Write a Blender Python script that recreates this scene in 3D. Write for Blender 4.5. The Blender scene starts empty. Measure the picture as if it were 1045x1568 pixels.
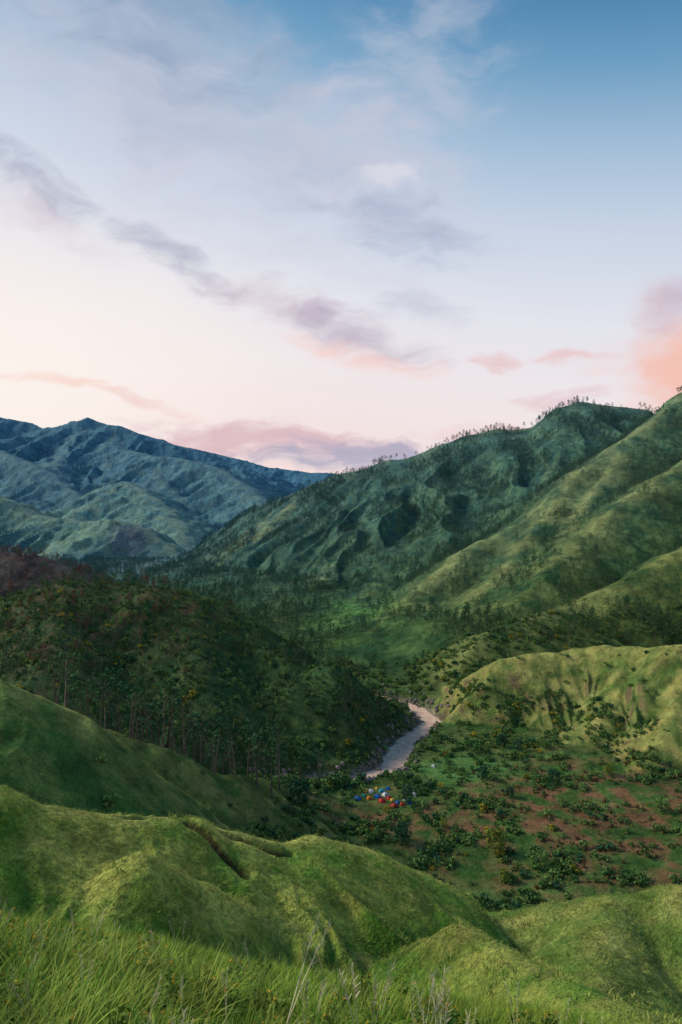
import bpy, math, random, time
import numpy as np
from mathutils import Vector
T0=time.time()
f32=np.float32
rng=np.random.default_rng(7)
random.seed(7)
scene=bpy.context.scene

def lin(c):
    r=[]
    for v in c:
        v=v/255.0
        r.append(v/12.92 if v<=0.04045 else ((v+0.055)/1.055)**2.4)
    return r
# ------------------------------------------------------------------ noise
_ga=np.random.default_rng(3).random(1024)*2*np.pi
_gx=np.cos(_ga).astype(f32); _gy=np.sin(_ga).astype(f32)
_perm=np.random.default_rng(4).permutation(1024).astype(np.int32)
def perlin(x,y,seed=0):
    xf=np.floor(x); yf=np.floor(y)
    xi=xf.astype(np.int32); yi=yf.astype(np.int32)
    fx=(x-xf).astype(f32); fy=(y-yf).astype(f32)
    u=fx*fx*fx*(fx*(fx*6-15)+10); v=fy*fy*fy*(fy*(fy*6-15)+10)
    def g(ix,iy,dx,dy):
        h=_perm[(_perm[(ix+seed*57)&1023]+iy)&1023]
        return _gx[h]*dx+_gy[h]*dy
    a=g(xi,yi,fx,fy); b=g(xi+1,yi,fx-1,fy); c=g(xi,yi+1,fx,fy-1); d=g(xi+1,yi+1,fx-1,fy-1)
    return ((a+(b-a)*u)+((c+(d-c)*u)-(a+(b-a)*u))*v)*1.5
def fbm(x,y,lam,oct=4,seed=0,gain=0.5,ridged=False):
    r=np.zeros(np.shape(x),f32); amp=1.0; tot=0; fr=1.0/lam
    for o in range(oct):
        n=perlin(x*fr+o*17.3,y*fr-o*9.1,seed+o)
        if ridged: n=1-2*np.abs(n)
        r+=amp*n; tot+=amp; amp*=gain; fr*=2.03
    return r/tot
def sstep(a,b,x):
    t=np.clip((x-a)/(b-a),0,1); return t*t*(3-2*t)

# ------------------------------------------------------------------ terrain survey
# each point: (lateral offset per km, height per km, range in m) from the lookout
def S(br,el,r): return (br*r/1000.0, r, el*r/1000.0)
R=[]
def ridge(name,pts,sf,sb,rnd,ga,gl): R.append((name,np.array([S(*p) for p in pts],dtype=np.float64),sf,sb,rnd,ga,gl))
ridge('near',[(-640,-385,66),(-500,-403,70),(-430,-432,72),(-337,-446,75),(-213,-450,80),(-160,-470,82),(-79,-488,85),(-41,-477,88),(36,-494,92),(112,-527,98),(189,-561,105),(237,-628,106)],.26,1.0,2.2,.34,9)
ridge('near',[(-290,-500,64),(-200,-545,67),(-110,-592,70),(-20,-634,70),(60,-676,68)],.44,1.1,1.6,.26,8)
ridge('near',[(132,-628,66),(170,-604,62),(227,-637,54),(285,-671,48),(361,-704,40),(457,-742,33)],.6,1.2,1.6,.2,8)
ridge('nearR',[(251,-602,101),(313,-582,100),(390,-566,98),(500,-550,95),(650,-525,92)],.38,1.0,3,.34,12)
ridge('nearR',[(400,-566,97),(385,-630,86),(380,-700,76)],.42,1.0,2.4,.22,9)
ridge('grassL',[(-640,-215,148),(-500,-245,150),(-443,-269,155),(-376,-298,160),(-328,-331,165),(-270,-384,172),(-213,-422,180),(-175,-457,185),(-140,-490,192)],.45,.8,4,.10,16)
ridge('grassL2',[(-500,-290,205),(-385,-307,200),(-337,-321,200),(-280,-341,205),(-222,-360,210),(-175,-384,215),(-117,-388,230),(-79,-398,240),(-40,-412,246)],.5,.6,3,.2,16)
ridge('dark',[(-640,-150,445),(-557,-140,440),(-500,-130,430),(-443,-111,425),(-395,-102,420),(-337,-104,415),(-260,-111,405),(-213,-125,395),(-175,-154,385),(-117,-192,370),(-69,-221,355),(-50,-232,350),(-26,-226,345),(-2,-228,342),(30,-250,340),(62,-276,342),(88,-300,340),(102,-318,338)],.46,.6,5,.2,38)
ridge('dark',[(-395,-102,420),(-410,-135,385),(-420,-180,345),(-425,-225,315)],.5,.5,5,.16,30)
ridge('dark',[(-213,-125,395),(-215,-175,360),(-205,-235,325),(-190,-300,295)],.5,.5,5,.16,30)
ridge('dark',[(-55,-232,350),(-52,-280,325),(-45,-335,300)],.6,.6,3,.16,26)
ridge('darkred',[(-640,-30,710),(-500,-58,680),(-450,-63,660),(-404,-82,640),(-366,-99,620),(-330,-125,600)],.5,.5,8,.14,50)
ridge('farA',[(-640,60,1750),(-557,42,1700),(-500,23,1650),(-443,-6,1600),(-376,-15,1550),(-333,-12,1500),(-294,-23,1480),(-260,-44,1450),(-232,-73,1400)],.42,.5,12,.28,80)
ridge('farA',[(-376,-15,1550),(-400,-40,1450),(-430,-62,1350)],.45,.5,8,.24,60)
ridge('farB',[(-318,44,2300),(-294,33,2200),(-265,9,2050),(-246,-15,1900),(-230,-45,1750)],.5,.5,8,.24,100)
ridge('farB',[(-318,44,2300),(-356,18,2150),(-385,-6,2050),(-410,-25,1950)],.5,.5,8,.24,100)
ridge('farC',[(-340,100,3100),(-309,90,3000),(-278,82,2800),(-232,78,2700),(-184,66,2600),(-146,42,2400),(-117,18,2200),(-100,6,2100),(-75,-20,1900)],.52,.55,8,.26,130)
ridge('farC',[(-278,82,2800),(-265,50,2550),(-240,20,2350),(-215,-10,2150)],.55,.55,8,.26,110)
ridge('farC',[(-200,70,2650),(-185,35,2450),(-165,0,2250),(-150,-25,2080)],.55,.55,8,.26,100)
ridge('farC',[(-560,100,2900),(-500,90,2800),(-443,66,2600),(-395,33,2400),(-376,13,2250)],.52,.5,8,.26,120)
ridge('farC',[(-366,131,3400),(-395,90,3050),(-430,66,2700)],.55,.5,8,.26,120)
ridge('farC',[(-330,124,3320),(-335,90,3050),(-345,60,2800),(-330,30,2500)],.55,.5,8,.26,120)
ridge('farD',[(-640,165,3700),(-557,155,3600),(-500,138,3500),(-462,132,3500),(-435,121,3470),(-419,123,3450),(-400,129,3430),(-385,132,3400),(-371,138,3400),(-356,132,3400),(-340,127,3350),(-323,126,3300),(-300,116,3250),(-270,107,3250),(-242,97,3200),(-200,85,3200)],.55,.5,9,.28,170)
ridge('farE',[(-290,112,4900),(-251,99,4800),(-213,92,4700),(-175,83,4700),(-146,76,4600),(-108,65,4500),(-79,62,4500),(-45,57,4400),(-12,57,4300),(36,42,4200)],.45,.5,10,.26,220)
# right mountain
ridge('mtn',[(-300,-112,1370),(-261,-92,1330),(-213,-56,1300),(-165,-20,1280),(-117,9,1260),(-79,23,1240),(-31,42,1220),(-7,55,1210),(36,63,1200),(74,75,1190),(112,80,1170),(151,98,1160),(179,111,1150),(227,119,1140),(275,121,1130),(313,152,1120),(352,159,1110),(400,155,1100),(447,150,1080),(500,120,1060)],.44,.5,9,.14,80)
ridge('mtnspur',[(-31,42,1220),(-60,18,1150),(-89,-6,1080),(-117,-34,1020),(-136,-63,960),(-155,-92,900)],.48,.55,6,.14,60)
ridge('mtnspur',[(-117,9,1260),(-141,-15,1220),(-165,-44,1180),(-184,-73,1130)],.5,.55,6,.14,60)
ridge('mtn',[(74,75,1190),(69,42,1120),(60,4,1040),(41,-25,980),(22,-50,900),(-5,-78,820),(-40,-108,740),(-65,-140,670)],.46,.48,8,.14,60)
ridge('mtn',[(22,-50,900),(20,-85,820),(15,-120,740),(5,-150,660)],.46,.5,8,.13,50)
ridge('mtn',[(151,98,1160),(160,61,1080),(160,23,1000),(141,-15,930),(120,-52,860),(100,-78,800),(60,-100,730),(30,-130,660),(0,-165,590),(-18,-200,530)],.46,.48,8,.14,60)
ridge('mtn',[(227,119,1140),(218,85,1070),(205,45,1000),(185,5,930),(165,-30,870)],.48,.48,8,.13,60)
ridge('mtn',[(275,121,1130),(265,80,1050),(240,40,970),(212,-2,900),(194,-34,850)],.48,.48,8,.13,60)
ridge('mtn',[(352,159,1110),(342,119,1040),(323,80,960),(300,42,900)],.48,.48,8,.13,60)
ridge('mtnR',[(620,245,880),(557,215,860),(500,176,850),(471,145,835),(447,128,820),(419,107,800),(380,80,780),(347,61,760),(323,37,740),(294,9,720),(256,-20,700),(208,-44,680),(170,-63,660),(151,-92,630),(132,-121,600),(122,-159,560),(112,-197,520),(108,-235,470),(112,-264,430)],.5,.55,6,.2,55)
ridge('mtnR',[(208,-44,680),(150,-85,635),(95,-128,590),(60,-170,530),(40,-212,480)],.5,.5,6,.17,45)
ridge('mtnR',[(347,61,760),(300,-5,690),(255,-60,630),(215,-110,580),(180,-150,530),(160,-190,480)],.5,.5,6,.18,50)
ridge('mtnR',[(419,107,800),(385,45,730),(345,-10,665),(310,-60,610),(275,-100,560),(245,-135,510)],.5,.5,6,.18,50)
ridge('mtnR',[(560,110,700),(480,60,680),(420,20,650),(370,-20,610),(330,-60,570),(290,-100,530),(262,-135,500)],.5,.5,6,.18,50)
ridge('spurE',[(620,0,560),(500,-52,520),(443,-82,505),(390,-111,490),(352,-130,480),(313,-145,465),(256,-159,450),(208,-178,435),(181,-207,420),(170,-235,410)],.5,.55,4,.24,36)
ridge('hillF',[(640,-180,325),(560,-186,330),(500,-192,335),(447,-200,350),(390,-195,365),(342,-200,370),(285,-207,370),(237,-216,368),(203,-240,360),(175,-269,355),(160,-293,350)],.62,.6,3.5,.2,22)
ridge('hillF',[(342,-200,370),(323,-245,350),(304,-293,335)],.6,.6,3.5,.17,18)
ridge('hillF',[(419,-198,358),(409,-255,330),(385,-300,312)],.6,.6,3.5,.17,18)
ridge('hillF',[(520,-192,335),(500,-250,310),(485,-302,290),(447,-370,270)],.55,.55,3.5,.17,18)
names=['base']+[r[0] for r in R]
river=np.array([(-330,285),(-150,262),(-75,262),(-38,273),(-14,277),(5,281),(21,294),(27,319),(38,342),(48,362),(42,385),(22,410),(-14,446),(-66,500),(-150,600)],float)
scarps=[np.array([(-33,76.5),(-29,77),(-25.5,77.8)]),np.array([(-18.3,79.5),(-16,78.3),(-13,76.8),(-10.5,75.3)]),np.array([(-14.5,81),(-11.5,81.6),(-9,82),(-6.6,83.2)]),np.array([(-24,76),(-22.5,78.5),(-21,79.5)])]

def polydist(x,y,P):
    best=np.full(x.shape,1e18,f32)
    z3=P.shape[1]>2
    W=np.zeros(x.shape,f32)+1e-37; zc=np.zeros(x.shape,f32); ss=np.zeros(x.shape,f32); cy=np.zeros(x.shape,f32)
    acc=0.0
    for i in range(len(P)-1):
        ax,ay=P[i][0],P[i][1]; dx=P[i+1][0]-ax; dy=P[i+1][1]-ay; L2=dx*dx+dy*dy; L=math.sqrt(L2)
        t=np.clip(((x-ax)*dx+(y-ay)*dy)/L2,0,1).astype(f32)
        ex=x-(ax+t*dx); ey=y-(ay+t*dy); d2=(ex*ex+ey*ey).astype(f32)
        best=np.minimum(best,d2)
        if z3:
            w=(d2+1.0); w=1.0/(w*w*w)
            W+=w; zc+=w*(P[i][2]+t*(P[i+1][2]-P[i][2])).astype(f32); ss+=w*(acc+t*L); cy+=w*ey.astype(f32)
        acc+=L
    d=np.sqrt(best)
    return d,zc/W,ss/W,cy/W
ry=np.array([p[1] for p in river[9:]]+[760,950,1220]); rx=np.array([p[0] for p in river[9:]]+[-230,-300,-376])
def floor_h(x,y):
    z=-107.5+0.05*np.minimum(np.abs(x-20),250)
    z=z+0.26*np.maximum(185-y,0)
    xr=np.interp(y,ry,rx)
    up=sstep(395,470,y)*(1-sstep(1000,1300,y))
    q=np.clip(x-xr-6,0,150)
    z=z+up*0.14*q
    return z,up*q/150
def H(x,y,full=False):
    x=np.asarray(x,f32).ravel(); y=np.asarray(y,f32).ravel()
    h,uq=floor_h(x,y); h=h.astype(f32)+(uq*(9*fbm(x,y,110,4,301)+4*fbm(x,y,45,4,305,.5,True)-2)).astype(f32)
    ident=np.zeros(x.shape,np.int16); dist=np.full(x.shape,999.,f32)
    yy=np.maximum(y,-20)
    h0=-2.6-0.42*yy-0.17*x-0.0072*np.maximum(yy,0)**2+0.22*fbm(x,y,5.0,3,11)
    def blend(h,g,k):
        hh=np.maximum(k-np.abs(h-g),0)/k
        return np.maximum(h,g)+hh*hh*k*0.25
    m=h0>h; ident[m]=-1
    h=blend(h,h0,2.0)
    wx=fbm(x,y,60,3,21)*9; wy=fbm(x,y,60,3,31)*9
    for i,(nm,P,sf,sb,rnd,ga,gl) in enumerate(R):
        reach=(P[:,2].max()+118)/min(sf,sb)*1.25+20
        idx=np.nonzero((y>P[:,1].min()-reach)&(y<P[:,1].max()+reach)&(x>P[:,0].min()-reach)&(x<P[:,0].max()+reach))[0]
        if len(idx)==0: continue
        xx=x[idx]; yv=y[idx]
        ws=min(1.0,gl/60.0)
        d,zc,s,cyy=polydist(xx+wx[idx]*ws*0.6,yv+wy[idx]*ws*0.6,P)
        cosd=np.clip(cyy/np.maximum(d,1e-3),-1,1)
        slope=sf+(sb-sf)*(cosd*0.5+0.5)
        wob=fbm(xx,yv,gl*1.2,2,40+i)*gl*0.5
        side=cosd*0.9
        n1=np.abs(perlin((s+wob)/gl+side,d/(gl*5.0)+i*7.7,i))
        n2=np.abs(perlin((s+wob*0.6)/(gl*0.37)+side,d/(gl*1.6)+i*3.1,i+60))
        m=1+ga*(2.6*n1-0.75)+ga*0.55*(2.2*n2-0.6)
        de=np.sqrt(d*d+rnd*rnd)-rnd
        g=zc-slope*de*m
        hh=h[idx]
        ym=P[:,1].mean()
        kk=0.0025*ym+0.6+ (0.008*ym if 550<ym<1350 else 0)
        upd=g>hh
        ii=idx[upd]; ident[ii]=i+1; dist[ii]=d[upd]
        h[idx]=blend(hh,g,kk)
    far=sstep(450,1300,y); mid=sstep(120,240,y)*(1-far); near=1-sstep(90,200,y)
    above=np.clip((h+104)/25.,0,1)
    vf=sstep(1300,1500,y)
    rough=(6*fbm(x,y,120,7,71,0.5)+2.5*fbm(x,y,40,5,77,.55,True)-1)*(1-vf)+(11*fbm(x,y,140,7,71,0.58,True)-3)*vf
    h=h+far*above*rough*np.clip((dist)/40,0.12,1)*np.clip(y/2000,.5,1.7)
    h=h+vf*above*np.clip(dist/30,.1,1)*9*fbm(x,y,70,4,75,.6,True)
    h=h+mid*(0.5+above)*(1.9*fbm(x,y,26,6,81,.55))
    h=h+near*(.75*fbm(x,y,17,5,91,.45)+.25*fbm(x,y,3.2,4,95,.55,True))*sstep(8,40,y)*np.clip(dist/6+.25,.2,1)
    sd=np.full(x.shape,99.,f32)
    for sc_ in scarps:
        idx=np.nonzero((y>60)&(y<95)&(x>-45)&(x<15))[0]
        if len(idx):
            d,_,_,_=polydist(x[idx]+.7*fbm(x[idx],y[idx],3,2,66),y[idx]+.7*fbm(x[idx],y[idx],2.3,2,67),sc_)
            h[idx]-=1.4*np.exp(-(d/.7)**2)
            sd[idx]=np.minimum(sd[idx],d)
    dr,_,_,_=polydist(x+fbm(x,y,14,2,5)*3,y,river)
    bank=-113.0+1.1*np.maximum(dr-4.2,0)
    h=np.where((y>230)&(y<600),np.minimum(h,bank),h)
    if full: return h,ident,dist,dr,sd
    return h

# ------------------------------------------------------------------ mesh
seg=[(-14,2,14),(2,24,110),(24,50,60),(50,120,330),(120,480,430),(480,1380,430),(1380,5000,340),(5000,12000,16)]
ys=np.concatenate([np.linspace(a,b,n,endpoint=False) if (b/max(a,1))<1.9 or a<0 else np.geomspace(a,b,n,endpoint=False) for a,b,n in seg]+[[12000]])
NX=900
al=np.linspace(-0.66,0.66,NX)
Yg,Ag=np.meshgrid(ys,al,indexing='ij')
Xg=Ag*(Yg+30)
X=Xg.ravel().astype(f32); Y=Yg.ravel().astype(f32)
Z,ID,DI,DR,SD=H(X,Y,True)
NY=len(ys)
me=bpy.data.meshes.new('hills')
co=np.stack([X,Y,Z],1).astype(f32)
me.vertices.add(len(X)); me.vertices.foreach_set('co',co.ravel())
i0=(np.arange(NY-1)[:,None]*NX+np.arange(NX-1)[None,:]).ravel()
q=np.stack([i0,i0+1,i0+NX+1,i0+NX],1).astype(np.int32)
nf=len(q)
me.loops.add(nf*4); me.loops.foreach_set('vertex_index',q.ravel())
me.polygons.add(nf); me.polygons.foreach_set('loop_start',np.arange(nf,dtype=np.int32)*4)
me.polygons.foreach_set('loop_total',np.full(nf,4,np.int32))
me.update(calc_edges=True)
me.polygons.foreach_set('use_smooth',np.ones(nf,bool))
# ---- ground cover colours, aerial perspective painted in
def haze_tint_f(y): return 1-np.exp(-np.maximum(y-500,0)/1450.)  # share of blue airlight painted into ground and plant colours with distance
HAZE_TINT=np.array([0.065,0.20,0.30],f32)
def C(*c): return np.array(c,f32)
col=np.zeros((len(X),3),f32)
def mixc(a,b,t): return a*(1-t[:,None])+b*t[:,None]
n_big=fbm(X,Y,40,4,101); n_med=fbm(X,Y,9,4,111); n_sm=fbm(X,Y,2.2,3,121); n_hg=fbm(X,Y,160,4,141)
pal={'base':(C(.05,.125,.026),C(.15,.20,.055)),
 'fore':(C(.18,.34,.03),C(.34,.41,.06)),
 'near':(C(.11,.25,.03),C(.38,.41,.085)),
 'nearR':(C(.10,.20,.035),C(.27,.32,.08)),
 'grassL':(C(.05,.14,.03),C(.19,.25,.065)),
 'grassL2':(C(.08,.155,.035),C(.24,.24,.07)),
 'dark':(C(.03,.08,.028),C(.08,.14,.042)),
 'darkred':(C(.05,.04,.03),C(.10,.055,.042)),
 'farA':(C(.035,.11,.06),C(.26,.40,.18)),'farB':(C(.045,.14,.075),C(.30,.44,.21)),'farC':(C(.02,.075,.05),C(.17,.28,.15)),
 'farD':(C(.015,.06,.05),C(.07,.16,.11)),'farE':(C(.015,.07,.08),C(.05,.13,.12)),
 'mtn':(C(.03,.09,.036),C(.115,.20,.06)),'mtnspur':(C(.05,.12,.038),C(.26,.30,.09)),
 'mtnR':(C(.03,.09,.03),C(.105,.18,.05)),'spurE':(C(.035,.09,.028),C(.14,.18,.05)),
 'hillF':(C(.10,.18,.04),C(.33,.33,.10))}
for k,(a,b) in pal.items():
    if k=='fore': m=ID==-1
    else: m=np.isin(ID,[i for i,n in enumerate(names) if n==k])
    if not m.any(): continue
    t=0.42+1.1*n_med[m]+0.7*n_big[m]+0.7*n_sm[m]
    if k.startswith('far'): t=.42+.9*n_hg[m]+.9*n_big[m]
    col[m]=mixc(a[None],b[None],np.clip(t,0,1))
m=(ID==0)&(Y>430)
col[m]=mixc(C(.03,.09,.03)[None],C(.11,.19,.055)[None],np.clip(.45+1.5*n_big[m],0,1))
def idm(*k): return np.isin(ID,[i for i,n in enumerate(names) if n in k])&(ID>0)
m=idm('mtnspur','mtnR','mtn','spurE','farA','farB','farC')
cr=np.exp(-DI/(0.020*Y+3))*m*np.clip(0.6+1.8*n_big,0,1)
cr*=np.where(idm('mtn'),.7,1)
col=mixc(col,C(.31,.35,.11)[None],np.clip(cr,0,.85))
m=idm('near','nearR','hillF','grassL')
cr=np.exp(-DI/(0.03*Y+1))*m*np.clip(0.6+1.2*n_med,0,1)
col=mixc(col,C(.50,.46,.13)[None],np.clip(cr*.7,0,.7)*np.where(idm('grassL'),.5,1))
m=idm('dark')
bt=m*sstep(-40,-85,X)*sstep(-92,-62,Z)*np.clip(.25+1.9*n_med+.8*n_big,0,1)
col=mixc(col,C(.12,.065,.045)[None],np.clip(bt*.7,0,1))
m=(ID==0)|((Z<-96)&(Y<420))
bpm=np.exp(-(((X-85)/52)**2+((Y-235)/45)**2))*m
col=mixc(col,C(.25,.125,.065)[None],np.clip(bpm*1.3*(0.35+3.0*n_med),0,.9))
bpm=np.exp(-(((X-14)/24)**2+((Y-236)/8)**2))*m
col=mixc(col,C(.26,.13,.065)[None],np.clip(bpm*1.3*(0.5+2.2*n_med),0,.9))
mp=np.exp(-(((X-50)/18)**2+((Y-283)/14)**2))*m
col=mixc(col,C(.12,.27,.07)[None],np.clip(mp*1.4,0,.9))
mp=np.exp(-(((X-14)/30)**2+((Y-600)/70)**2))*(Y>450)
col=mixc(col,C(.13,.30,.06)[None],np.clip(mp*1.3*(.6+2*n_big),0,.9))
rb=(1-sstep(4,9,DR))*(Y>230)*(Y<420)
col=mixc(col,C(.34,.29,.24)[None],np.clip(rb,0,1))
gz=np.gradient(Z.reshape(NY,NX),axis=0)/np.gradient(Yg,axis=0)
gx=np.gradient(Z.reshape(NY,NX),axis=1)/np.gradient(Xg,axis=1)
sl=np.hypot(gz,gx).ravel()
rk=sstep(.95,1.4,sl)*((Y<430)&(Y>230))*np.clip(.5+2*n_med,0,1)
col=mixc(col,C(.16,.11,.075)[None],np.clip(rk*.8,0,.8).astype(f32))
rk=(1-sstep(.4,.95,SD))*np.clip(.9+1.5*n_sm,0.2,1)
col=mixc(col,C(.07,.045,.025)[None],np.clip(rk,0,.9).astype(f32))
ls=np.exp(-(((X+440)/34)**2+((Y-1425)/55)**2))*np.clip(.5+1.6*n_med+.02*(Z+80),0,1)
col=mixc(col,C(.19,.15,.13)[None],np.clip(ls*1.2,0,.85).astype(f32))
col=mixc(col,HAZE_TINT[None],haze_tint_f(Y)*np.where(idm('farA','farB'),.82,.92))  # airlight blended into the ground colour itself, no air volume
mist_tint=sstep(850,1300,Y)*np.exp(-np.maximum(Z+112,0)/22.)
col=mixc(col,C(.20,.32,.40)[None],(np.clip(mist_tint*.5,0,.5)).astype(f32))  # misty valley air painted as a pale tint on low far ground
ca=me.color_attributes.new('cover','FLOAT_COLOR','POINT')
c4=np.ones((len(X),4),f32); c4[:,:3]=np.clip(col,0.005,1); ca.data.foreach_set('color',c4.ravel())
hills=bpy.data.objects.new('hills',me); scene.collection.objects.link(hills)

# ------------------------------------------------------------------ materials
def newmat(name):
    m=bpy.data.materials.new(name); m.use_nodes=True
    nt=m.node_tree; b=nt.nodes['Principled BSDF']
    b.inputs['Roughness'].default_value=.9
    b.inputs['Specular IOR Level'].default_value=.1
    return m,nt,b
def N(nt,t,**kw):
    n=nt.nodes.new(t)
    for k,v in kw.items(): setattr(n,k,v)
    return n
m,nt,b=newmat('ground_cover')
at=N(nt,'ShaderNodeAttribute',attribute_name='cover')
geo=N(nt,'ShaderNodeNewGeometry')
def noise(nt,vec,scale,detail,rough=.6):
    n=N(nt,'ShaderNodeTexNoise'); n.inputs['Scale'].default_value=scale; n.inputs['Detail'].default_value=detail; n.inputs['Roughness'].default_value=rough
    nt.links.new(vec,n.inputs['Vector']); return n
n0=noise(nt,geo.outputs['Position'],.03,3,.6)
n1=noise(nt,geo.outputs['Position'],.16,6,.75)
n2=noise(nt,geo.outputs['Position'],1.9,4,.75)
def mrange(nt,src,lo,hi):
    r=N(nt,'ShaderNodeMapRange'); r.inputs['From Min'].default_value=.3; r.inputs['From Max'].default_value=.7; r.inputs['To Min'].default_value=lo; r.inputs['To Max'].default_value=hi
    nt.links.new(src,r.inputs['Value']); return r.outputs[0]
mu=N(nt,'ShaderNodeMath',operation='MULTIPLY'); nt.links.new(mrange(nt,n1.outputs['Fac'],.5,1.5),mu.inputs[0]); nt.links.new(mrange(nt,n2.outputs['Fac'],.55,1.45),mu.inputs[1])
mu2=N(nt,'ShaderNodeMath',operation='MULTIPLY'); nt.links.new(mu.outputs[0],mu2.inputs[0]); nt.links.new(mrange(nt,n0.outputs['Fac'],.75,1.25),mu2.inputs[1])
vm=N(nt,'ShaderNodeVectorMath',operation='SCALE'); nt.links.new(at.outputs['Color'],vm.inputs[0]); nt.links.new(mu2.outputs[0],vm.inputs['Scale'])
nt.links.new(vm.outputs[0],b.inputs['Base Color'])
bp1=N(nt,'ShaderNodeBump'); bp1.inputs['Distance'].default_value=2.8; bp1.inputs['Strength'].default_value=.9
nt.links.new(n1.outputs['Fac'],bp1.inputs['Height'])
bp2=N(nt,'ShaderNodeBump'); bp2.inputs['Distance'].default_value=.35; bp2.inputs['Strength'].default_value=.9
nt.links.new(n2.outputs['Fac'],bp2.inputs['Height']); nt.links.new(bp1.outputs[0],bp2.inputs['Normal'])
nt.links.new(bp2.outputs[0],b.inputs['Normal'])
me.materials.append(m)

def vegmat(name,c1,c2):
    m,nt,b=newmat(name)
    oi=N(nt,'ShaderNodeObjectInfo')
    mx=N(nt,'ShaderNodeMix',data_type='RGBA'); mx.inputs['A'].default_value=(*c1,1); mx.inputs['B'].default_value=(*c2,1)
    nt.links.new(oi.outputs['Random'],mx.inputs['Factor'])
    ge=N(nt,'ShaderNodeNewGeometry')
    n=noise(nt,ge.outputs['Position'],.9,1)
    v=N(nt,'ShaderNodeVectorMath',operation='SCALE'); nt.links.new(mx.outputs['Result'],v.inputs[0]); nt.links.new(mrange(nt,n.outputs['Fac'],.65,1.35),v.inputs['Scale'])
    hz=N(nt,'ShaderNodeAttribute',attribute_name='haze_tint',attribute_type='INSTANCER')
    m2=N(nt,'ShaderNodeMix',data_type='RGBA'); m2.inputs['B'].default_value=(*[float(q) for q in HAZE_TINT],1)  # same distance airlight painted into the plant colour
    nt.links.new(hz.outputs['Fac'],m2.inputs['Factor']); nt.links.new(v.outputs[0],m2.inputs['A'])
    nt.links.new(m2.outputs['Result'],b.inputs['Base Color'])
    return m
M_pine=vegmat('pine_needles',(.026,.09,.038),(.07,.16,.058))
M_bark=vegmat('bark',(.08,.065,.05),(.18,.145,.115))
M_red=vegmat('scorched_needles',(.10,.05,.035),(.16,.09,.055))
M_shrub=vegmat('shrub_leaves',(.055,.14,.04),(.16,.27,.07))
M_teal=vegmat('dense_leaves',(.022,.075,.036),(.045,.13,.06))
M_dry=vegmat('dry_scrub',(.16,.095,.045),(.26,.20,.08))
M_yel=vegmat('yellow_blossom_leaves',(.40,.28,.02),(.6,.36,.03))
M_grass=vegmat('grass_blades',(.16,.33,.03),(.44,.48,.10))
M_grass2=vegmat('slope_grass',(.11,.25,.03),(.48,.48,.13))
M_straw=vegmat('straw',(.5,.47,.28),(.65,.6,.4))
M_weed=vegmat('weed_leaves',(.09,.18,.03),(.22,.27,.05))
M_flow=vegmat('weed_flowers',(.5,.28,.02),(.6,.42,.05))

# ------------------------------------------------------------------ plant builders
class MB:
    def __init__(s): s.v=[];s.f=[];s.m=[]
    def tube(s,pts,rad,sides=5,mat=0):
        base=len(s.v)
        for (p,r) in zip(pts,rad):
            for k in range(sides):
                a=2*math.pi*k/sides; s.v.append((p[0]+r*math.cos(a),p[1]+r*math.sin(a),p[2]))
        for j in range(len(pts)-1):
            for k in range(sides):
                a=base+j*sides+k; b2=base+j*sides+(k+1)%sides
                s.f.append((a,b2,b2+sides,a+sides)); s.m.append(mat)
    def limb(s,a,b,r0,r1,mat=0):
        a=Vector(a);b=Vector(b);d=(b-a).normalized(); u=d.orthogonal().normalized(); w=d.cross(u)
        base=len(s.v)
        for p,r in((a,r0),(b,r1)):
            for k in range(3):
                t=2*math.pi*k/3; s.v.append(tuple(p+u*(r*math.cos(t))+w*(r*math.sin(t))))
        for k in range(3):
            s.f.append((base+k,base+(k+1)%3,base+3+(k+1)%3,base+3+k)); s.m.append(mat)
    def clump(s,c,rad,n,size,mat=1,flat=.7):
        for _ in range(n):
            d=Vector((random.gauss(0,1),random.gauss(0,1),random.gauss(0,1))).normalized()*rad*random.random()**.4
            p=Vector(c)+Vector((d.x,d.y,d.z*flat))
            nrm=(d.normalized()+Vector((random.gauss(0,.5),random.gauss(0,.5),random.gauss(0,.5)+.4))).normalized()
            u=nrm.orthogonal().normalized(); w=nrm.cross(u); t=random.random()*6.28
            u,w=u*math.cos(t)+w*math.sin(t),w*math.cos(t)-u*math.sin(t)
            z=size*(.6+.8*random.random()); base=len(s.v)
            s.v+= [tuple(p-u*z*.5-w*z*.3),tuple(p+u*z*.5-w*z*.25),tuple(p+u*z*.3+w*z*.4),tuple(p-u*z*.35+w*z*.35)]
            s.f.append((base,base+1,base+2,base+3)); s.m.append(mat)
    def obj(s,name,mats,link=False):
        me=bpy.data.meshes.new(name); me.from_pydata(s.v,[],s.f); me.update()
        for mm in mats: me.materials.append(mm)
        me.polygons.foreach_set('material_index',np.array(s.m,np.int32))
        o=bpy.data.objects.new(name,me)
        if link: scene.collection.objects.link(o)
        return o
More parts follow.
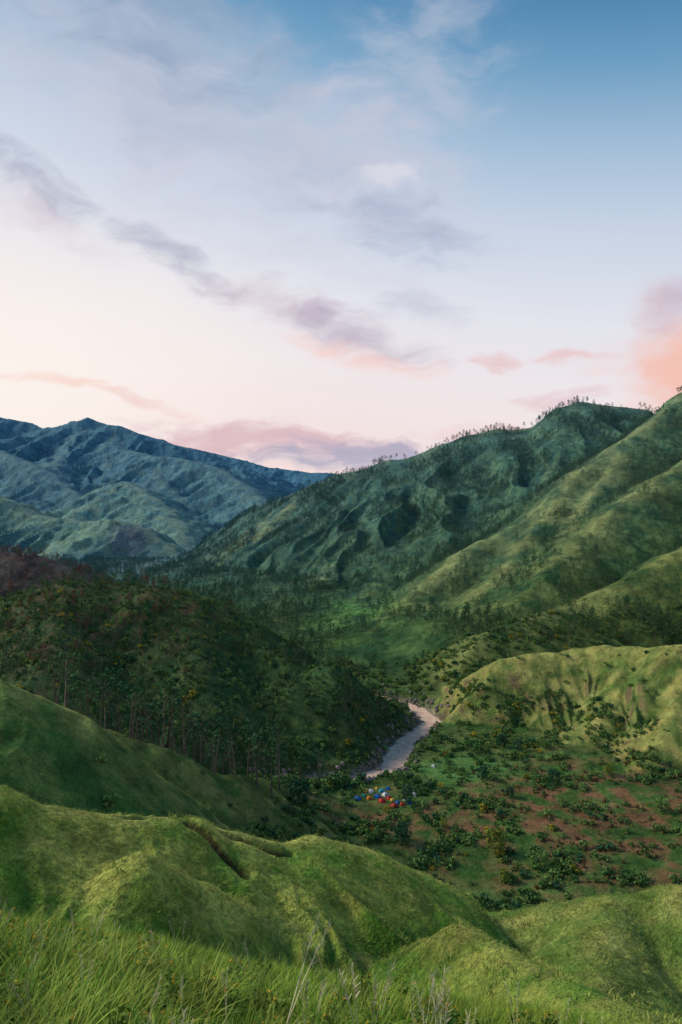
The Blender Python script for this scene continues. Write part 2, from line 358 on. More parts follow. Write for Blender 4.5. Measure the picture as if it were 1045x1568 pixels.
def pine(name,h=14,leafm=M_pine,bare=False,cs=.4,tr=.2,full=1.0):
    b=MB(); lx=random.uniform(-.5,.5); ly=random.uniform(-.5,.5)
    P=[(lx*t*t,ly*t*t,h*t-.5*(t==0)) for t in(0,.25,.5,.75,1)]
    b.tube(P,[tr,tr*.85,tr*.65,tr*.4,.02],4,0)
    nb=int(16*full)
    for k in range(nb):
        t=cs+(1-cs)*(k+random.random())/nb
        c=Vector((lx*t*t,ly*t*t,h*t)); an=random.random()*6.28
        L=h*(.05+.20*(1-t)/(1-cs)*random.uniform(.5,1.1)+.03)
        e=c+Vector((math.cos(an)*L,math.sin(an)*L,L*random.uniform(0,.5)))
        b.limb(c,e,.05,.015,0)
        if bare:
            if random.random()<.35: b.clump(e,.5,4,.45,1)
        else:
            b.clump(e,.75,7,.7,1); b.clump(c.lerp(e,.55),.6,4,.65,1)
    if not bare: b.clump((lx,ly,h),.6,6,.55,1)
    return b.obj(name,[M_bark,leafm])
def broad(name,h=6,w=3.2,leafm=M_shrub,nclump=42,leaf=.42,fl=None,link=False):
    b=MB()
    b.tube([(0,0,-.4),(.05,0,h*.2),(.0,.1,h*.45)],[h*.035,h*.027,h*.02],6,0)
    for k in range(6):
        an=k*1.05+random.random()*.6; r=w*.55*random.uniform(.6,1)
        b.limb((0,.1,h*random.uniform(.2,.42)),(math.cos(an)*r,math.sin(an)*r,h*random.uniform(.5,.85)),h*.014,h*.005,0)
    for k in range(nclump):
        an=random.random()*6.28; z=random.uniform(.18,.95)
        r=w*.8*math.sqrt(max(0,1-((z-.5)/.52)**2))*random.uniform(.45,1.05)
        c=(math.cos(an)*r,math.sin(an)*r,h*z)
        b.clump(c,w*.26*random.uniform(.7,1.2),20,leaf,1,.8)
        if fl and random.random()<.6: b.clump((c[0]*1.08,c[1]*1.08,c[2]+.2),w*.2,7,leaf*.8,2,.7)
    return b.obj(name,[M_bark,leafm]+([fl] if fl else []),link)
def shrub(name,leafm,fl=None):
    b=MB()
    for k in range(5):
        an=random.random()*6.28
        b.limb((0,0,-.2),(math.cos(an)*.8,math.sin(an)*.8,1.1),.05,.02,0)
    for k in range(11):
        an=random.random()*6.28; r=random.uniform(0,1.15)
        c=(math.cos(an)*r,math.sin(an)*r,random.uniform(.3,1.5)*(1-.25*r))
        b.clump(c,.5*random.uniform(.7,1.3),10,.38,1,.85)
        if fl: b.clump((c[0],c[1],c[2]+.25),.45,10,.26,2)
    return b.obj(name,[M_bark,leafm]+([fl] if fl else []))
def tuft(name,n=26,h=.42,spread=.13,w=.007,mat=M_grass,lean=.5,seg=3):
    b=MB()
    for k in range(n):
        an=random.random()*6.28; r=spread*math.sqrt(random.random()); bx,by=math.cos(an)*r,math.sin(an)*r
        a2=an+random.gauss(0,.8); L=h*random.uniform(.45,1.15); le=lean*random.uniform(.2,1.3)
        dx,dy=math.cos(a2),math.sin(a2); px,py=-dy,dx; base=len(b.v)
        for j in range(seg+1):
            t=j/seg; ho=L*le*t*t; z=L*(t-.35*le*t*t); ww=w*(1-t)**.7 if j<seg else w*.08
            c=(bx+dx*ho,by+dy*ho,z-.03)
            b.v+=[(c[0]-px*ww,c[1]-py*ww,c[2]),(c[0]+px*ww,c[1]+py*ww,c[2])]
        for j in range(seg):
            a=base+2*j; b.f.append((a,a+1,a+3,a+2)); b.m.append(0)
    return b.obj(name,[mat])
def stalk(name):
    b=MB()
    for k in range(2):
        L=random.uniform(.9,1.35); dx=random.uniform(-.25,.25); dy=random.uniform(-.2,.2)
        pts=[(dx*t*t*L,dy*t*t*L,L*t) for t in(0,.3,.6,.85,1)]
        b.tube(pts,[.006,.0055,.005,.004,.002],3,0)
        for j in range(20):
            t=.68+.32*j/20; p=(dx*t*t*L,dy*t*t*L,L*t)
            q=(p[0]+random.uniform(-.05,.05),p[1]+random.uniform(-.05,.05),p[2]+.05)
            b.limb(p,q,.005,.002,0)
    return b.obj(name,[M_straw])
def weed(name):
    b=MB()
    for k in range(5):
        an=random.random()*6.28; e=(math.cos(an)*.12,math.sin(an)*.12,random.uniform(.25,.42))
        b.limb((0,0,0),e,.006,.003,0); b.clump((e[0]*.7,e[1]*.7,e[2]*.65),.12,16,.05,0); 
        if random.random()<.5: b.clump(e,.025,6,.024,1)
    return b.obj(name,[M_weed,M_flow])

def scatter(name,pts,protos,scale,idx=None,tilt=.06,haze_tint=None):
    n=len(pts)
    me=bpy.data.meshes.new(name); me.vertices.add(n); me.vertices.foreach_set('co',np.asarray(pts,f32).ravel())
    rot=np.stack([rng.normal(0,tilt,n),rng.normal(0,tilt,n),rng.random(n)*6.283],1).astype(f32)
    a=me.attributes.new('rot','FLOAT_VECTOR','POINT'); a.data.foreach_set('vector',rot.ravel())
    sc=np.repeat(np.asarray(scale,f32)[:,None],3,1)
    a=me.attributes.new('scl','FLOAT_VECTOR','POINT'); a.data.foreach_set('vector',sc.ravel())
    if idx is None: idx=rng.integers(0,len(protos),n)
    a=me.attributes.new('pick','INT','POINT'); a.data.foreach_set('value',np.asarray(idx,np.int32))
    if haze_tint is None: haze_tint=haze_tint_f(np.asarray(pts)[:,1])*.92
    a=me.attributes.new('haze_tint','FLOAT','POINT'); a.data.foreach_set('value',np.asarray(haze_tint,f32))
    me.update()
    ob=bpy.data.objects.new(name,me); scene.collection.objects.link(ob)
    col=bpy.data.collections.new(name+'_kinds')
    for p in protos: col.objects.link(p)
    ng=bpy.data.node_groups.new(name+'_nodes','GeometryNodeTree')
    ng.interface.new_socket('Geometry',in_out='INPUT',socket_type='NodeSocketGeometry')
    ng.interface.new_socket('Geometry',in_out='OUTPUT',socket_type='NodeSocketGeometry')
    gi=ng.nodes.new('NodeGroupInput'); go=ng.nodes.new('NodeGroupOutput')
    ip=ng.nodes.new('GeometryNodeInstanceOnPoints'); ci=ng.nodes.new('GeometryNodeCollectionInfo')
    ci.inputs['Collection'].default_value=col; ci.inputs['Separate Children'].default_value=True; ci.inputs['Reset Children'].default_value=True
    def na(nm,t):
        x=ng.nodes.new('GeometryNodeInputNamedAttribute'); x.data_type=t; x.inputs['Name'].default_value=nm
        return [o for o in x.outputs if o.enabled and o.name=='Attribute'][0]
    L=ng.links.new
    L(gi.outputs[0],ip.inputs['Points']); L(ci.outputs[0],ip.inputs['Instance']); ip.inputs['Pick Instance'].default_value=True
    L(na('pick','INT'),ip.inputs['Instance Index']); L(na('rot','FLOAT_VECTOR'),ip.inputs['Rotation']); L(na('scl','FLOAT_VECTOR'),ip.inputs['Scale'])
    L(ip.outputs[0],go.inputs[0])
    md=ob.modifiers.new('scatter','NODES'); md.node_group=ng
    return ob
def lookup(x,y):
    iy=np.clip(np.searchsorted(ys,y),0,NY-1); ix=np.clip(((x/(ys[iy]+30))+.66)/1.32*(NX-1),0,NX-1).astype(int)
    return iy*NX+ix
nmarr=np.array(names+['fore'])
def kind(k): return nmarr[ID[k].astype(int)]
def rnd_pts(n,y0,y1,amax=.6):
    u=rng.random(n); y=np.sqrt(y0*y0+u*(y1*y1-y0*y0)); x=(rng.random(n)*2-1)*amax*(y+6)
    return x.astype(f32),y.astype(f32)
pines=[pine('pine_tree_%s'%c,13+i) for i,c in enumerate('abc')]
# --- mountain pines
x,y=rnd_pts(90000,430,1330,.54)
k=lookup(x,y); nmx=kind(k)
okk=np.isin(nmx,['mtn','mtnR','mtnspur','spurE','base'])
n=fbm(x,y,70,4,201)
d=DI[k]
dens=np.clip(.40+2.2*n,0.04,1)*np.where(nmx=='mtnspur',sstep(8,45,d)*.8,1)*np.where(np.isin(nmx,['mtnR','spurE']),.12+1.15*sstep(6,34,d),.25+.75*sstep(3,20,d))
dens=np.where(nmx=='base',.8*np.clip(.5+2.4*n,.08,1),dens)
dens*=1-.9*np.exp(-(((x-14)/30)**2+((y-600)/60)**2))
keep=okk&(rng.random(len(x))<dens*.52)&(DR[k]>9)
x,y=x[keep],y[keep]; z=H(x,y)
scatter('mountain_pine_forest',np.stack([x,y,z],1),pines,rng.uniform(.35,1.0,len(x))*.8)
P=[r for r in R if r[0]=='mtn'][0][1]
brs=[48,60,66,74,80,92,151,156,172,180,184,190,196,204,212,220,228,244,248,268,290,296,333,341,347,438,445]
yy=np.interp(brs,[p[0]/p[1]*1000 for p in P],P[:,1]); xx=np.array(brs)*yy/1000
xx=np.append(xx,[463*.83,470*.83,494*.848,500*.85,497*.847]); yy=np.append(yy,[830,835,848,850,847])
zz=H(xx,yy)
pc=[pine('ridge_pine_%s'%c,12,cs=.5) for c in 'ab']
scatter('ridge_line_pines',np.stack([xx,yy,zz-.5],1),pc,rng.uniform(.6,1.05,len(xx)))
# --- dark hill
x,y=rnd_pts(30000,230,740,.58)
k=lookup(x,y); nmx=kind(k)
okk=np.isin(nmx,['dark','darkred'])&(DR[k]>7)
nn_=fbm(x,y,30,3,205)
keep=okk&(rng.random(len(x))<.46*np.clip(.62+1.9*nn_,0.1,1))
x,y=x[keep],y[keep]; z=H(x,y)
burnt=(sstep(-40,-85,x)*sstep(-92,-64,z)*np.clip(.25+2*fbm(x,y,25,2,209),.03,.9)>rng.random(len(x)))|((y>560)&(rng.random(len(x))<.7))
burn=[pine('scorched_pine_%s'%c,13,M_red,True,.3,.26) for c in 'ab']+[pine('scorched_pine_c',12,M_red,False,.45)]
p2=[pine('hill_pine_%s'%c,12+i,cs=.35) for i,c in enumerate('ab')]
pts=np.stack([x,y,z],1)
scatter('scorched_pine_stand',pts[burnt],burn,rng.uniform(.35,.85,burnt.sum()))
scatter('hill_pine_stand',pts[~burnt],p2,rng.uniform(.2,.7,(~burnt).sum()))
bx=[(-430,225),(-420,235),(-405,215),(-398,222),(-388,230),(-370,212),(-345,226),(-330,214),(-322,219),(-300,226),(-296,218),(-282,214),(-272,222),(-268,216),(-258,219),(-252,225),(-235,222),(-215,228),(-200,226),(-160,236),(-110,238),(-96,246),(-30,262),(-60,258),(-415,207),(-352,206),(-310,208),(-290,209),(-262,212),(-245,213),(-228,214),(-205,216),(-186,220),(-440,214)]
for q in range(46): bx.append((rng.uniform(-450,-90),rng.uniform(212,262)))
bx=np.array(bx,float)
x=bx[:,0]*bx[:,1]/1000; y=bx[:,1]; z=H(x,y)
tall=[pine('tall_pine_a',17,cs=.55,tr=.32,full=.8),pine('tall_pine_b',18,cs=.62,tr=.32,full=.7),pine('tall_pine_c',15,M_red,True,.5,.32)]
scatter('tall_pine_row',np.stack([x,y,z-.3],1),tall,rng.uniform(.7,1.3,len(x)))
# --- shrubs
shr=[shrub('shrub_a',M_shrub),shrub('shrub_b',M_shrub),shrub('shrub_c',M_teal),shrub('shrub_d',M_weed,M_yel),shrub('shrub_e',M_dry)]
x,y=rnd_pts(90000,118,460,.58)
k=lookup(x,y); nmx=kind(k)
fl=((Z[k]<-90)&(y>170))|(nmx=='base')
n=fbm(x,y,16,3,301)
brown=np.exp(-(((x-85)/48)**2+((y-235)/42)**2)); mead=np.exp(-(((x-50)/16)**2+((y-283)/13)**2))
pr=np.where(fl,np.clip(.34+2.2*n,0.05,1)*(1-.35*brown)*(1-.85*mead),np.where(np.isin(nmx,['dark']),.25,np.where(np.isin(nmx,['spurE','mtnR']),.25,.014)))
keep=(rng.random(len(x))<pr*.6)&(DR[k]>6)&(np.hypot(x-20,y-257)>9)
x,y,brown=x[keep],y[keep],brown[keep]; z=H(x,y)
idx=rng.choice(4,len(x),p=[.45,.36,.15,.04])
dr_=rng.random(len(x))<brown*.55
idx[dr_]=4
sc_s=rng.uniform(.3,1.0,len(x))**2.2*1.6; sc_s[dr_]*=.6
# thicket on the near river bank
tx=rng.uniform(-70,8,170); ty=262+ (tx+75)*.17+rng.uniform(-11,-3.5,170)-np.where(tx<-40,2,0)
x=np.append(x,tx); y=np.append(y,ty); z=np.append(z,H(tx,ty)); idx=np.append(idx,rng.choice([0,1,2],170)); sc_s=np.append(sc_s,rng.uniform(1.0,2.6,170))
scatter('valley_shrubs',np.stack([x,y,z],1),shr,sc_s,idx)
def place(o,br,r,s=1.0,rz=0):
    x=br*r/1000.; z=float(H([x],[r])[0]); o.location=(x,r,z-.1); o.scale=(s,s,s); o.rotation_euler=(0,0,rz)
tA=broad('broadleaf_tree',9,5,M_teal,60,.6,None,True); place(tA,-62,225)
def dup(o,br,r,s,rz):
    c=bpy.data.objects.new('broadleaf_tree',o.data); scene.collection.objects.link(c); place(c,br,r,s,rz)
dup(tA,88,222,.72,1); dup(tA,96,252,.7,2); dup(tA,312,262,.65,3); dup(tA,207,270,.6,.5); dup(tA,260,300,.55,4); dup(tA,236,305,.6,5.4); dup(tA,247,252,.45,2.2)
tB=broad('flowering_tree',8,4,M_weed,50,.5,M_yel,True); place(tB,225,212,.95)
for br,r,s in((393,268,.6),(240,196,.5),(150,232,.4)):
    c=bpy.data.objects.new('flowering_tree',tB.data); scene.collection.objects.link(c); place(c,br,r,s,br)
tC=broad('round_tree',6,4.4,M_shrub,50,.45,None,True); place(tC,290,203,.9)
for br,r,s in((470,235,.8),(300,300,.7),(200,298,.8),(-150,225,.6),(20,205,.5)):
    c=bpy.data.objects.new('round_tree',tC.data); scene.collection.objects.link(c); place(c,br,r,s,br)

# --- grass
tf=[tuft('grass_tuft_%s'%c,24,.28+.05*i,.16,.0075) for i,c in enumerate('abcd')]
x,y=rnd_pts(17000,3.6,21,.56)
keep=rng.random(len(x))<np.clip(.75+.8*fbm(x,y,2.0,2,401),.15,1)
x,y=x[keep],y[keep]; z=H(x,y)
scatter('foreground_grass',np.stack([x,y,z],1),tf,rng.uniform(.4,1.0,len(x))*np.clip(1+.8*fbm(x,y,4,2,402),.5,1.5),tilt=.15)
tt=[tuft('tall_tuft_%s'%c,22,.66,.12,.009,M_grass,.75,4) for c in 'ab']
x,y=rnd_pts(1900,3.8,12,.56); keep=rng.random(len(x))<np.clip(.1+1.0*sstep(-.05,-.45,x/(y+.01))+.5*fbm(x,y,1.5,2,409),.03,1)
x,y=x[keep],y[keep]; z=H(x,y)
scatter('tall_grass',np.stack([x,y,z],1),tt,rng.uniform(.6,1.2,len(x)),tilt=.2)
tf2=[tuft('slope_tuft_%s'%c,9,.5,.32,.034,M_grass2,.8,2) for c in 'ab']
x,y=rnd_pts(46000,28,112,.54)
k=lookup(x,y); keep=np.isin(kind(k),['near','nearR','fore'])&(rng.random(len(x))<np.clip(.55+1.6*fbm(x,y,4,3,405),.06,1))&(SD[k]>1)
x,y=x[keep],y[keep]; z=H(x,y)
scatter('slope_grass',np.stack([x,y,z],1),tf2,rng.uniform(.3,1.1,len(x))*np.clip(.8+.9*fbm(x,y,5,2,403),.3,1.5),tilt=.2)
st=[stalk('seed_stalk_%s'%c) for c in 'abc']
x,y=rnd_pts(90,5,12,.5)
x=np.append(x,[-.7,.2,.9,1.0,-.4,.3]); y=np.append(y,[7.6,7.4,6.9,7.2,7.2,7.6]); z=H(x,y)
scatter('seed_stalks',np.stack([x,y,z],1),st,np.append(rng.uniform(.4,.9,len(x)-6),[1.5,1.3,1.45,1.2,1.0,1.2]),tilt=.12)
wd=[weed('weed_%s'%c) for c in 'ab']
x,y=rnd_pts(2400,3.5,14,.6); keep=rng.random(len(x))<np.clip(.6*np.exp(-((x/(y+1)+.5)/.28)**2)+.06,0,1)
x,y=x[keep],y[keep]; z=H(x,y)
scatter('flowering_weeds',np.stack([x,y,z],1),wd,rng.uniform(.6,1.25,len(x)),tilt=.15)

# ------------------------------------------------------------------ river
pts=[]
for i in range(len(river)-1):
    p0=river[max(i-1,0)];p1=river[i];p2_=river[i+1];p3=river[min(i+2,len(river)-1)]
    for t in np.linspace(0,1,10,endpoint=False):
        pts.append(.5*((2*p1)+(-p0+p2_)*t+(2*p0-5*p1+4*p2_-p3)*t*t+(-p0+3*p1-3*p2_+p3)*t**3))
pts=np.array(pts); tg=np.gradient(pts,axis=0); tg/=np.linalg.norm(tg,axis=1)[:,None]; nrm_=np.stack([-tg[:,1],tg[:,0]],1)
v=[];f=[]
W=9
for i,(p,n_) in enumerate(zip(pts,nrm_)):
    for j in range(W):
        o=(j/(W-1)-.5)*15; v.append((p[0]+n_[0]*o,p[1]+n_[1]*o,-111.4))
for i in range(len(pts)-1):
    for j in range(W-1):
        a=i*W+j; f.append((a,a+1,a+W+1,a+W))
rm=bpy.data.meshes.new('river'); rm.from_pydata(v,[],f); rm.update()
ro=bpy.data.objects.new('river',rm); scene.collection.objects.link(ro)
m,nt,b=newmat('silty_water'); b.inputs['Roughness'].default_value=.8; b.inputs['Specular IOR Level'].default_value=.05
ge=N(nt,'ShaderNodeNewGeometry'); n=noise(nt,ge.outputs['Position'],.35,6)
cr_=N(nt,'ShaderNodeValToRGB'); cr_.color_ramp.elements[0].position=.3; cr_.color_ramp.elements[0].color=(.66,.38,.25,1); cr_.color_ramp.elements[1].position=.7; cr_.color_ramp.elements[1].color=(.92,.68,.52,1)
nt.links.new(n.outputs['Fac'],cr_.inputs[0]); nt.links.new(cr_.outputs[0],b.inputs['Base Color'])
bu=N(nt,'ShaderNodeBump'); bu.inputs['Distance'].default_value=.2; nt.links.new(n.outputs['Fac'],bu.inputs['Height']); nt.links.new(bu.outputs[0],b.inputs['Normal'])
rm.materials.append(m)
m_rock,nt,b=newmat('rock')
ge=N(nt,'ShaderNodeNewGeometry'); n=noise(nt,ge.outputs['Position'],.8,8)
cr_=N(nt,'ShaderNodeValToRGB'); cr_.color_ramp.elements[0].position=.3; cr_.color_ramp.elements[0].color=(.07,.06,.05,1); cr_.color_ramp.elements[1].position=.7; cr_.color_ramp.elements[1].color=(.32,.28,.24,1)
nt.links.new(n.outputs['Fac'],cr_.inputs[0]); nt.links.new(cr_.outputs[0],b.inputs['Base Color'])
import bmesh
def rock(name,seed):
    bm=bmesh.new(); bmesh.ops.create_icosphere(bm,subdivisions=3,radius=1)
    r=random.Random(seed); pl=[(Vector((r.gauss(0,1),r.gauss(0,1),r.gauss(0,1))).normalized(),r.uniform(.5,.85)) for _ in range(12)]
    for vv in bm.verts:
        for nn,dd in pl:
            e=vv.co.dot(nn)-dd
            if e>0: vv.co-=nn*e
        vv.co*=1+r.uniform(-.03,.03); vv.co.z*=.75
    me=bpy.data.meshes.new(name); bm.to_mesh(me); bm.free(); me.materials.append(m_rock)
    return bpy.data.objects.new(name,me)
rk_=[rock('boulder_%s'%c,i) for i,c in enumerate('abc')]
sel=rng.integers(0,int(len(pts)*.8),700); off=rng.choice([-1,1],700)*rng.uniform(4.5,11,700)
px=pts[sel]+nrm_[sel]*off[:,None]; z=H(px[:,0],px[:,1])
scatter('river_boulders',np.stack([px[:,0],px[:,1],np.maximum(z,-111.6)],1),rk_,rng.uniform(.25,1.0,700)**2*1.9,tilt=.3,haze_tint=np.zeros(700))

# ------------------------------------------------------------------ tents
def tent(colr,br,r,s,rz):
    m,nt,b=newmat('tent_fabric'); b.inputs['Roughness'].default_value=.6
    ge=N(nt,'ShaderNodeTexCoord'); n=noise(nt,ge.outputs['Object'],3,3)
    mx=N(nt,'ShaderNodeMix',data_type='RGBA'); mx.inputs['A'].default_value=(*[c*.8 for c in colr],1); mx.inputs['B'].default_value=(*colr,1)
    nt.links.new(n.outputs['Fac'],mx.inputs['Factor']); nt.links.new(mx.outputs['Result'],b.inputs['Base Color'])
    d,_,b2=newmat('tent_pole'); b2.inputs['Base Color'].default_value=(.08,.08,.09,1)
    dr,_,b3=newmat('tent_door'); b3.inputs['Base Color'].default_value=(colr[0]*.3+.03,colr[1]*.3+.03,colr[2]*.3+.03,1)
    root=bpy.data.objects.new('dome_tent',None); scene.collection.objects.link(root)
    bm=bmesh.new(); n_=16
    g=[[None]*(n_+1) for _ in range(n_+1)]
    def hgt(a,c):
        rr=max(abs(a),abs(c)); dd=abs(abs(a)-abs(c))
        return 1.45*math.sqrt(max(0,1-rr**2.2))*(1-.12*dd*rr)
    for i in range(n_+1):
        for j in range(n_+1):
            a=math.sin((i/n_-.5)*math.pi); c=math.sin((j/n_-.5)*math.pi)
            g[i][j]=bm.verts.new((a*1.35,c*1.25,hgt(a,c)))
    for i in range(n_):
        for j in range(n_):
            fc=bm.faces.new((g[i][j],g[i+1][j],g[i+1][j+1],g[i][j+1])); fc.smooth=True
            if j<4 and 6<=i<=9: fc.material_index=1
    me=bpy.data.meshes.new('canopy'); bm.to_mesh(me); bm.free(); me.materials.append(m); me.materials.append(dr)
    o=bpy.data.objects.new('canopy',me); scene.collection.objects.link(o); o.parent=root
    pb=MB()
    for sgn in(1,-1):
        pr=None
        for i in range(17):
            a=math.sin((i/16-.5)*math.pi); q=(a*1.37,a*1.27*sgn,hgt(a,a)+.03)
            if pr: pb.limb(pr,q,.025,.025,0)
            pr=q
    po=pb.obj('poles',[d],True); po.parent=root
    x=br*r/1000.; z=float(H([x],[r])[0]); root.location=(x,r,z+.02); root.scale=(s,s,s); root.rotation_euler=(0,0,rz)
cols={'r':(.6,.05,.03),'b':(.02,.15,.5),'w':(.75,.75,.72),'o':(.7,.22,.03),'g':(.05,.3,.2),'y':(.7,.5,.08),'c':(.05,.4,.5)}
for i,(c,br,r) in enumerate([('b',24,254),('g',33,257),('w',44,261),('y',52,264),('o',42,255),('b',53,257),('c',60,262),('w',65,259),('r',70,256),('y',76,254),('b',83,252),('r',90,250),('w',94,254),('r',78,249),('b',100,251),('w',107,258),('w',135,286),('y',36,262),('b',68,265),('r',60,253)]):
    tent(cols[c],br,r,random.uniform(.6,.85),random.random()*6)

# ------------------------------------------------------------------ sky
w=bpy.data.worlds.new('World'); scene.world=w; w.use_nodes=True
nt=w.node_tree; bg=nt.nodes['Background']; L=nt.links.new
tc=N(nt,'ShaderNodeTexCoord'); sx=N(nt,'ShaderNodeSeparateXYZ'); L(tc.outputs['Generated'],sx.inputs[0])
def math_(op,a,b=None,clamp=False):
    n=N(nt,'ShaderNodeMath',operation=op); n.use_clamp=clamp
    for i,q in enumerate((a,b)):
        if q is None: continue
        if isinstance(q,(int,float)): n.inputs[i].default_value=q
        else: L(q,n.inputs[i])
    return n.outputs[0]
X_,Y_,Z_=sx.outputs
t=math_('ADD',Z_,math_('MULTIPLY',X_,.16))
rp=N(nt,'ShaderNodeValToRGB'); e=rp.color_ramp.elements
stops=[(0,(246,216,212)),(.10,(245,226,224)),(.2,(242,232,234)),(.3,(230,230,238)),(.42,(200,212,230)),(.50,(163,191,217)),(.57,(112,160,196)),(.65,(56,120,168)),(1,(28,80,135))]
e[0].position=0; e[0].color=(*lin(stops[0][1]),1); e[1].position=1; e[1].color=(*lin(stops[-1][1]),1)
for p,c in stops[1:-1]:
    q=e.new(p); q.color=(*lin(c),1)
L(t,rp.inputs[0]); cur=rp.outputs[0]
az=math_('ARCTAN2',X_,Y_); el=math_('ARCSINE',Z_)
cb=N(nt,'ShaderNodeCombineXYZ'); L(az,cb.inputs[0]); L(el,cb.inputs[1]); A=cb.outputs[0]
wn=N(nt,'ShaderNodeTexNoise'); wn.inputs['Scale'].default_value=7; wn.inputs['Detail'].default_value=4; L(A,wn.inputs['Vector'])
sub=N(nt,'ShaderNodeVectorMath',operation='SUBTRACT'); L(wn.outputs['Color'],sub.inputs[0]); sub.inputs[1].default_value=(.5,.5,.5)
sc=N(nt,'ShaderNodeVectorMath',operation='MULTIPLY'); L(sub.outputs[0],sc.inputs[0]); sc.inputs[1].default_value=(.14,.08,0)
ad=N(nt,'ShaderNodeVectorMath',operation='ADD'); L(A,ad.inputs[0]); L(sc.outputs[0],ad.inputs[1]); AW=ad.outputs[0]
def cn(rot,sx_,sy_,seedoff):
    mp=N(nt,'ShaderNodeMapping'); mp.inputs['Rotation'].default_value=(0,0,math.radians(rot)); mp.inputs['Scale'].default_value=(sx_,sy_,1); mp.inputs['Location'].default_value=(seedoff,0,0)
    L(AW,mp.inputs['Vector']); n=N(nt,'ShaderNodeTexNoise'); n.inputs['Scale'].default_value=1; n.inputs['Detail'].default_value=6; n.inputs['Roughness'].default_value=.58
    L(mp.outputs[0],n.inputs['Vector']); return n.outputs['Fac']
nd=cn(18,9,30,3.3); nh=cn(2,14,60,8.1); ns=cn(20,5,12,1.1)
def smooth(v,a,b):
    n=N(nt,'ShaderNodeMapRange',interpolation_type='SMOOTHSTEP'); n.inputs['From Min'].default_value=a; n.inputs['From Max'].default_value=b; L(v,n.inputs['Value']); return n.outputs[0]
def blob(azd,eld,sa,se,rot,noise_,lo,hi,colr,op):
    global cur
    mp=N(nt,'ShaderNodeMapping',vector_type='TEXTURE'); mp.inputs['Location'].default_value=(math.radians(azd),math.radians(eld),0)
    mp.inputs['Rotation'].default_value=(0,0,math.radians(rot)); mp.inputs['Scale'].default_value=(math.radians(sa),math.radians(se),1)
    L(AW,mp.inputs['Vector']); ln=N(nt,'ShaderNodeVectorMath',operation='LENGTH'); L(mp.outputs[0],ln.inputs[0])
    g=smooth(ln.outputs['Value'],1.7,0.0)
    if noise_ is not None: 
        g=math_('MULTIPLY',smooth(g,0.02,.45),smooth(math_('ADD',noise_,math_('MULTIPLY',math_('SUBTRACT',g,.5),.5)),lo,hi))
    g=math_('MULTIPLY',g,op)
    mx=N(nt,'ShaderNodeMix',data_type='RGBA'); L(g,mx.inputs['Factor']); L(cur,mx.inputs['A']); mx.inputs['B'].default_value=(*lin(colr),1); cur=mx.outputs['Result']
blob(-27,11,18,9,0,None,0,0,(255,246,238),.85)
blob(-12,29,24,8,-18,ns,.36,.95,(208,206,220),.75)
blob(-16,33,22,6,-20,nd,.36,.9,(176,186,206),.55)
blob(-20,37,18,4,-18,nd,.34,.9,(120,152,184),.6)
blob(6,32,6,9,-65,nd,.34,.9,(190,198,216),.65)
blob(4,28,10,3,-20,nd,.36,.9,(206,206,222),.6)
blob(-25.5,24.0,7,1.6,-13,nd,.36,.95,(142,150,178),.8)
blob(-24,21.8,7,1.5,-15,nd,.36,.95,(214,196,208),.6)
blob(-14,20.3,8,1.6,-22,nd,.36,.95,(160,162,188),.75)
blob(-6,17.2,7,1.8,-16,nd,.36,.95,(204,186,200),.75)
blob(1.5,14.4,6.5,2.0,-16,nd,.36,.9,(186,172,192),.85)
blob(1.0,13.0,7,1.1,-14,nd,.34,.85,(250,208,200),.75)
blob(6,17,5,2.0,-10,nd,.36,.95,(188,190,210),.55)
blob(5.5,22.6,8,3.0,-16,nd,.34,.99,(164,176,202),.75)
blob(4.3,26.2,3.4,1.0,3,nh,.36,1.0,(248,238,240),.5)
blob(27,11.0,5.0,4.8,10,ns,.2,.7,(247,192,176),.95)
blob(27,14.8,4.6,2.0,15,ns,.26,.8,(190,182,204),.8)
blob(12.4,12.2,3.0,1.0,-5,nh,.32,.75,(234,192,192),.75)
blob(18.8,12.0,2.6,.6,-4,nh,.32,.75,(236,194,194),.7)
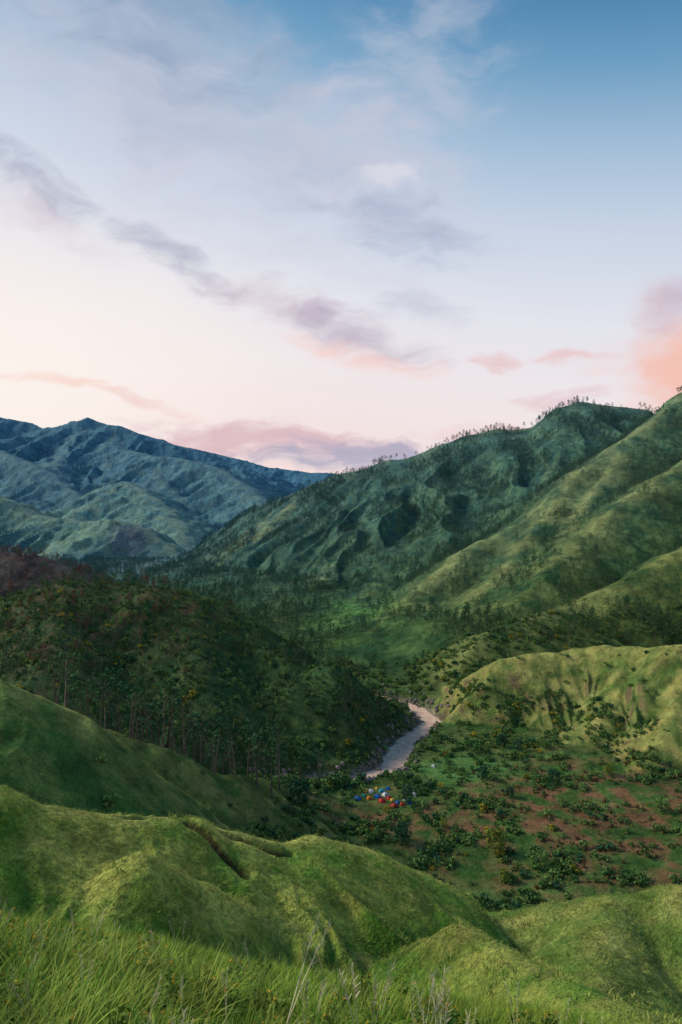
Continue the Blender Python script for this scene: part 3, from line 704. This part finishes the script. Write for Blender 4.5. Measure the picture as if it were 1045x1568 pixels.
blob(17.5,9.0,4.0,.7,3,nh,.34,.8,(224,190,198),.65)
blob(-5,5.8,13,1.3,-3,nh,.31,.75,(216,178,186),.8)
blob(2,4.8,10,1.3,0,nh,.31,.75,(172,170,194),.85)
blob(14,6.5,6,.8,2,nh,.33,.8,(238,200,196),.6)
blob(-22.5,10.0,5,.55,-12,nh,.34,.85,(250,214,202),.75)
blob(-16,8.6,5,.6,-12,nh,.34,.85,(244,206,200),.7)
sky=N(nt,'ShaderNodeTexSky'); sky.sky_type='NISHITA'; sky.sun_disc=False
SE,SR=math.radians(34),math.radians(-70)
sky.sun_elevation=SE; sky.sun_rotation=SR; sky.altitude=1500
s1=N(nt,'ShaderNodeVectorMath',operation='SCALE'); L(sky.outputs[0],s1.inputs[0]); s1.inputs['Scale'].default_value=.004
s2=N(nt,'ShaderNodeVectorMath',operation='SCALE'); L(cur,s2.inputs[0]); s2.inputs['Scale'].default_value=.97
s3=N(nt,'ShaderNodeVectorMath',operation='ADD'); L(s1.outputs[0],s3.inputs[0]); L(s2.outputs[0],s3.inputs[1])
L(s3.outputs[0],bg.inputs['Color']); bg.inputs['Strength'].default_value=1.0
# ------------------------------------------------------------------ sun
ld=bpy.data.lights.new('sun','SUN'); ld.energy=2.8; ld.angle=math.radians(18); ld.color=(1,.90,.75)
lo=bpy.data.objects.new('sun',ld); scene.collection.objects.link(lo)
dv=Vector((math.sin(SR)*math.cos(SE),math.cos(SR)*math.cos(SE),math.sin(SE)))
lo.rotation_euler=(-dv).to_track_quat('-Z','Y').to_euler()
# ------------------------------------------------------------------ camera
cd=bpy.data.cameras.new('camera'); cd.sensor_fit='VERTICAL'; cd.sensor_height=36; cd.lens=24; cd.clip_start=.1; cd.clip_end=30000
cam=bpy.data.objects.new('camera',cd); scene.collection.objects.link(cam); cam.location=(0,0,0); cam.rotation_euler=(math.radians(90),0,0)
scene.camera=cam
scene.view_settings.view_transform='Standard'; scene.view_settings.look='None'; scene.view_settings.exposure=0
print('total',time.time()-T0)
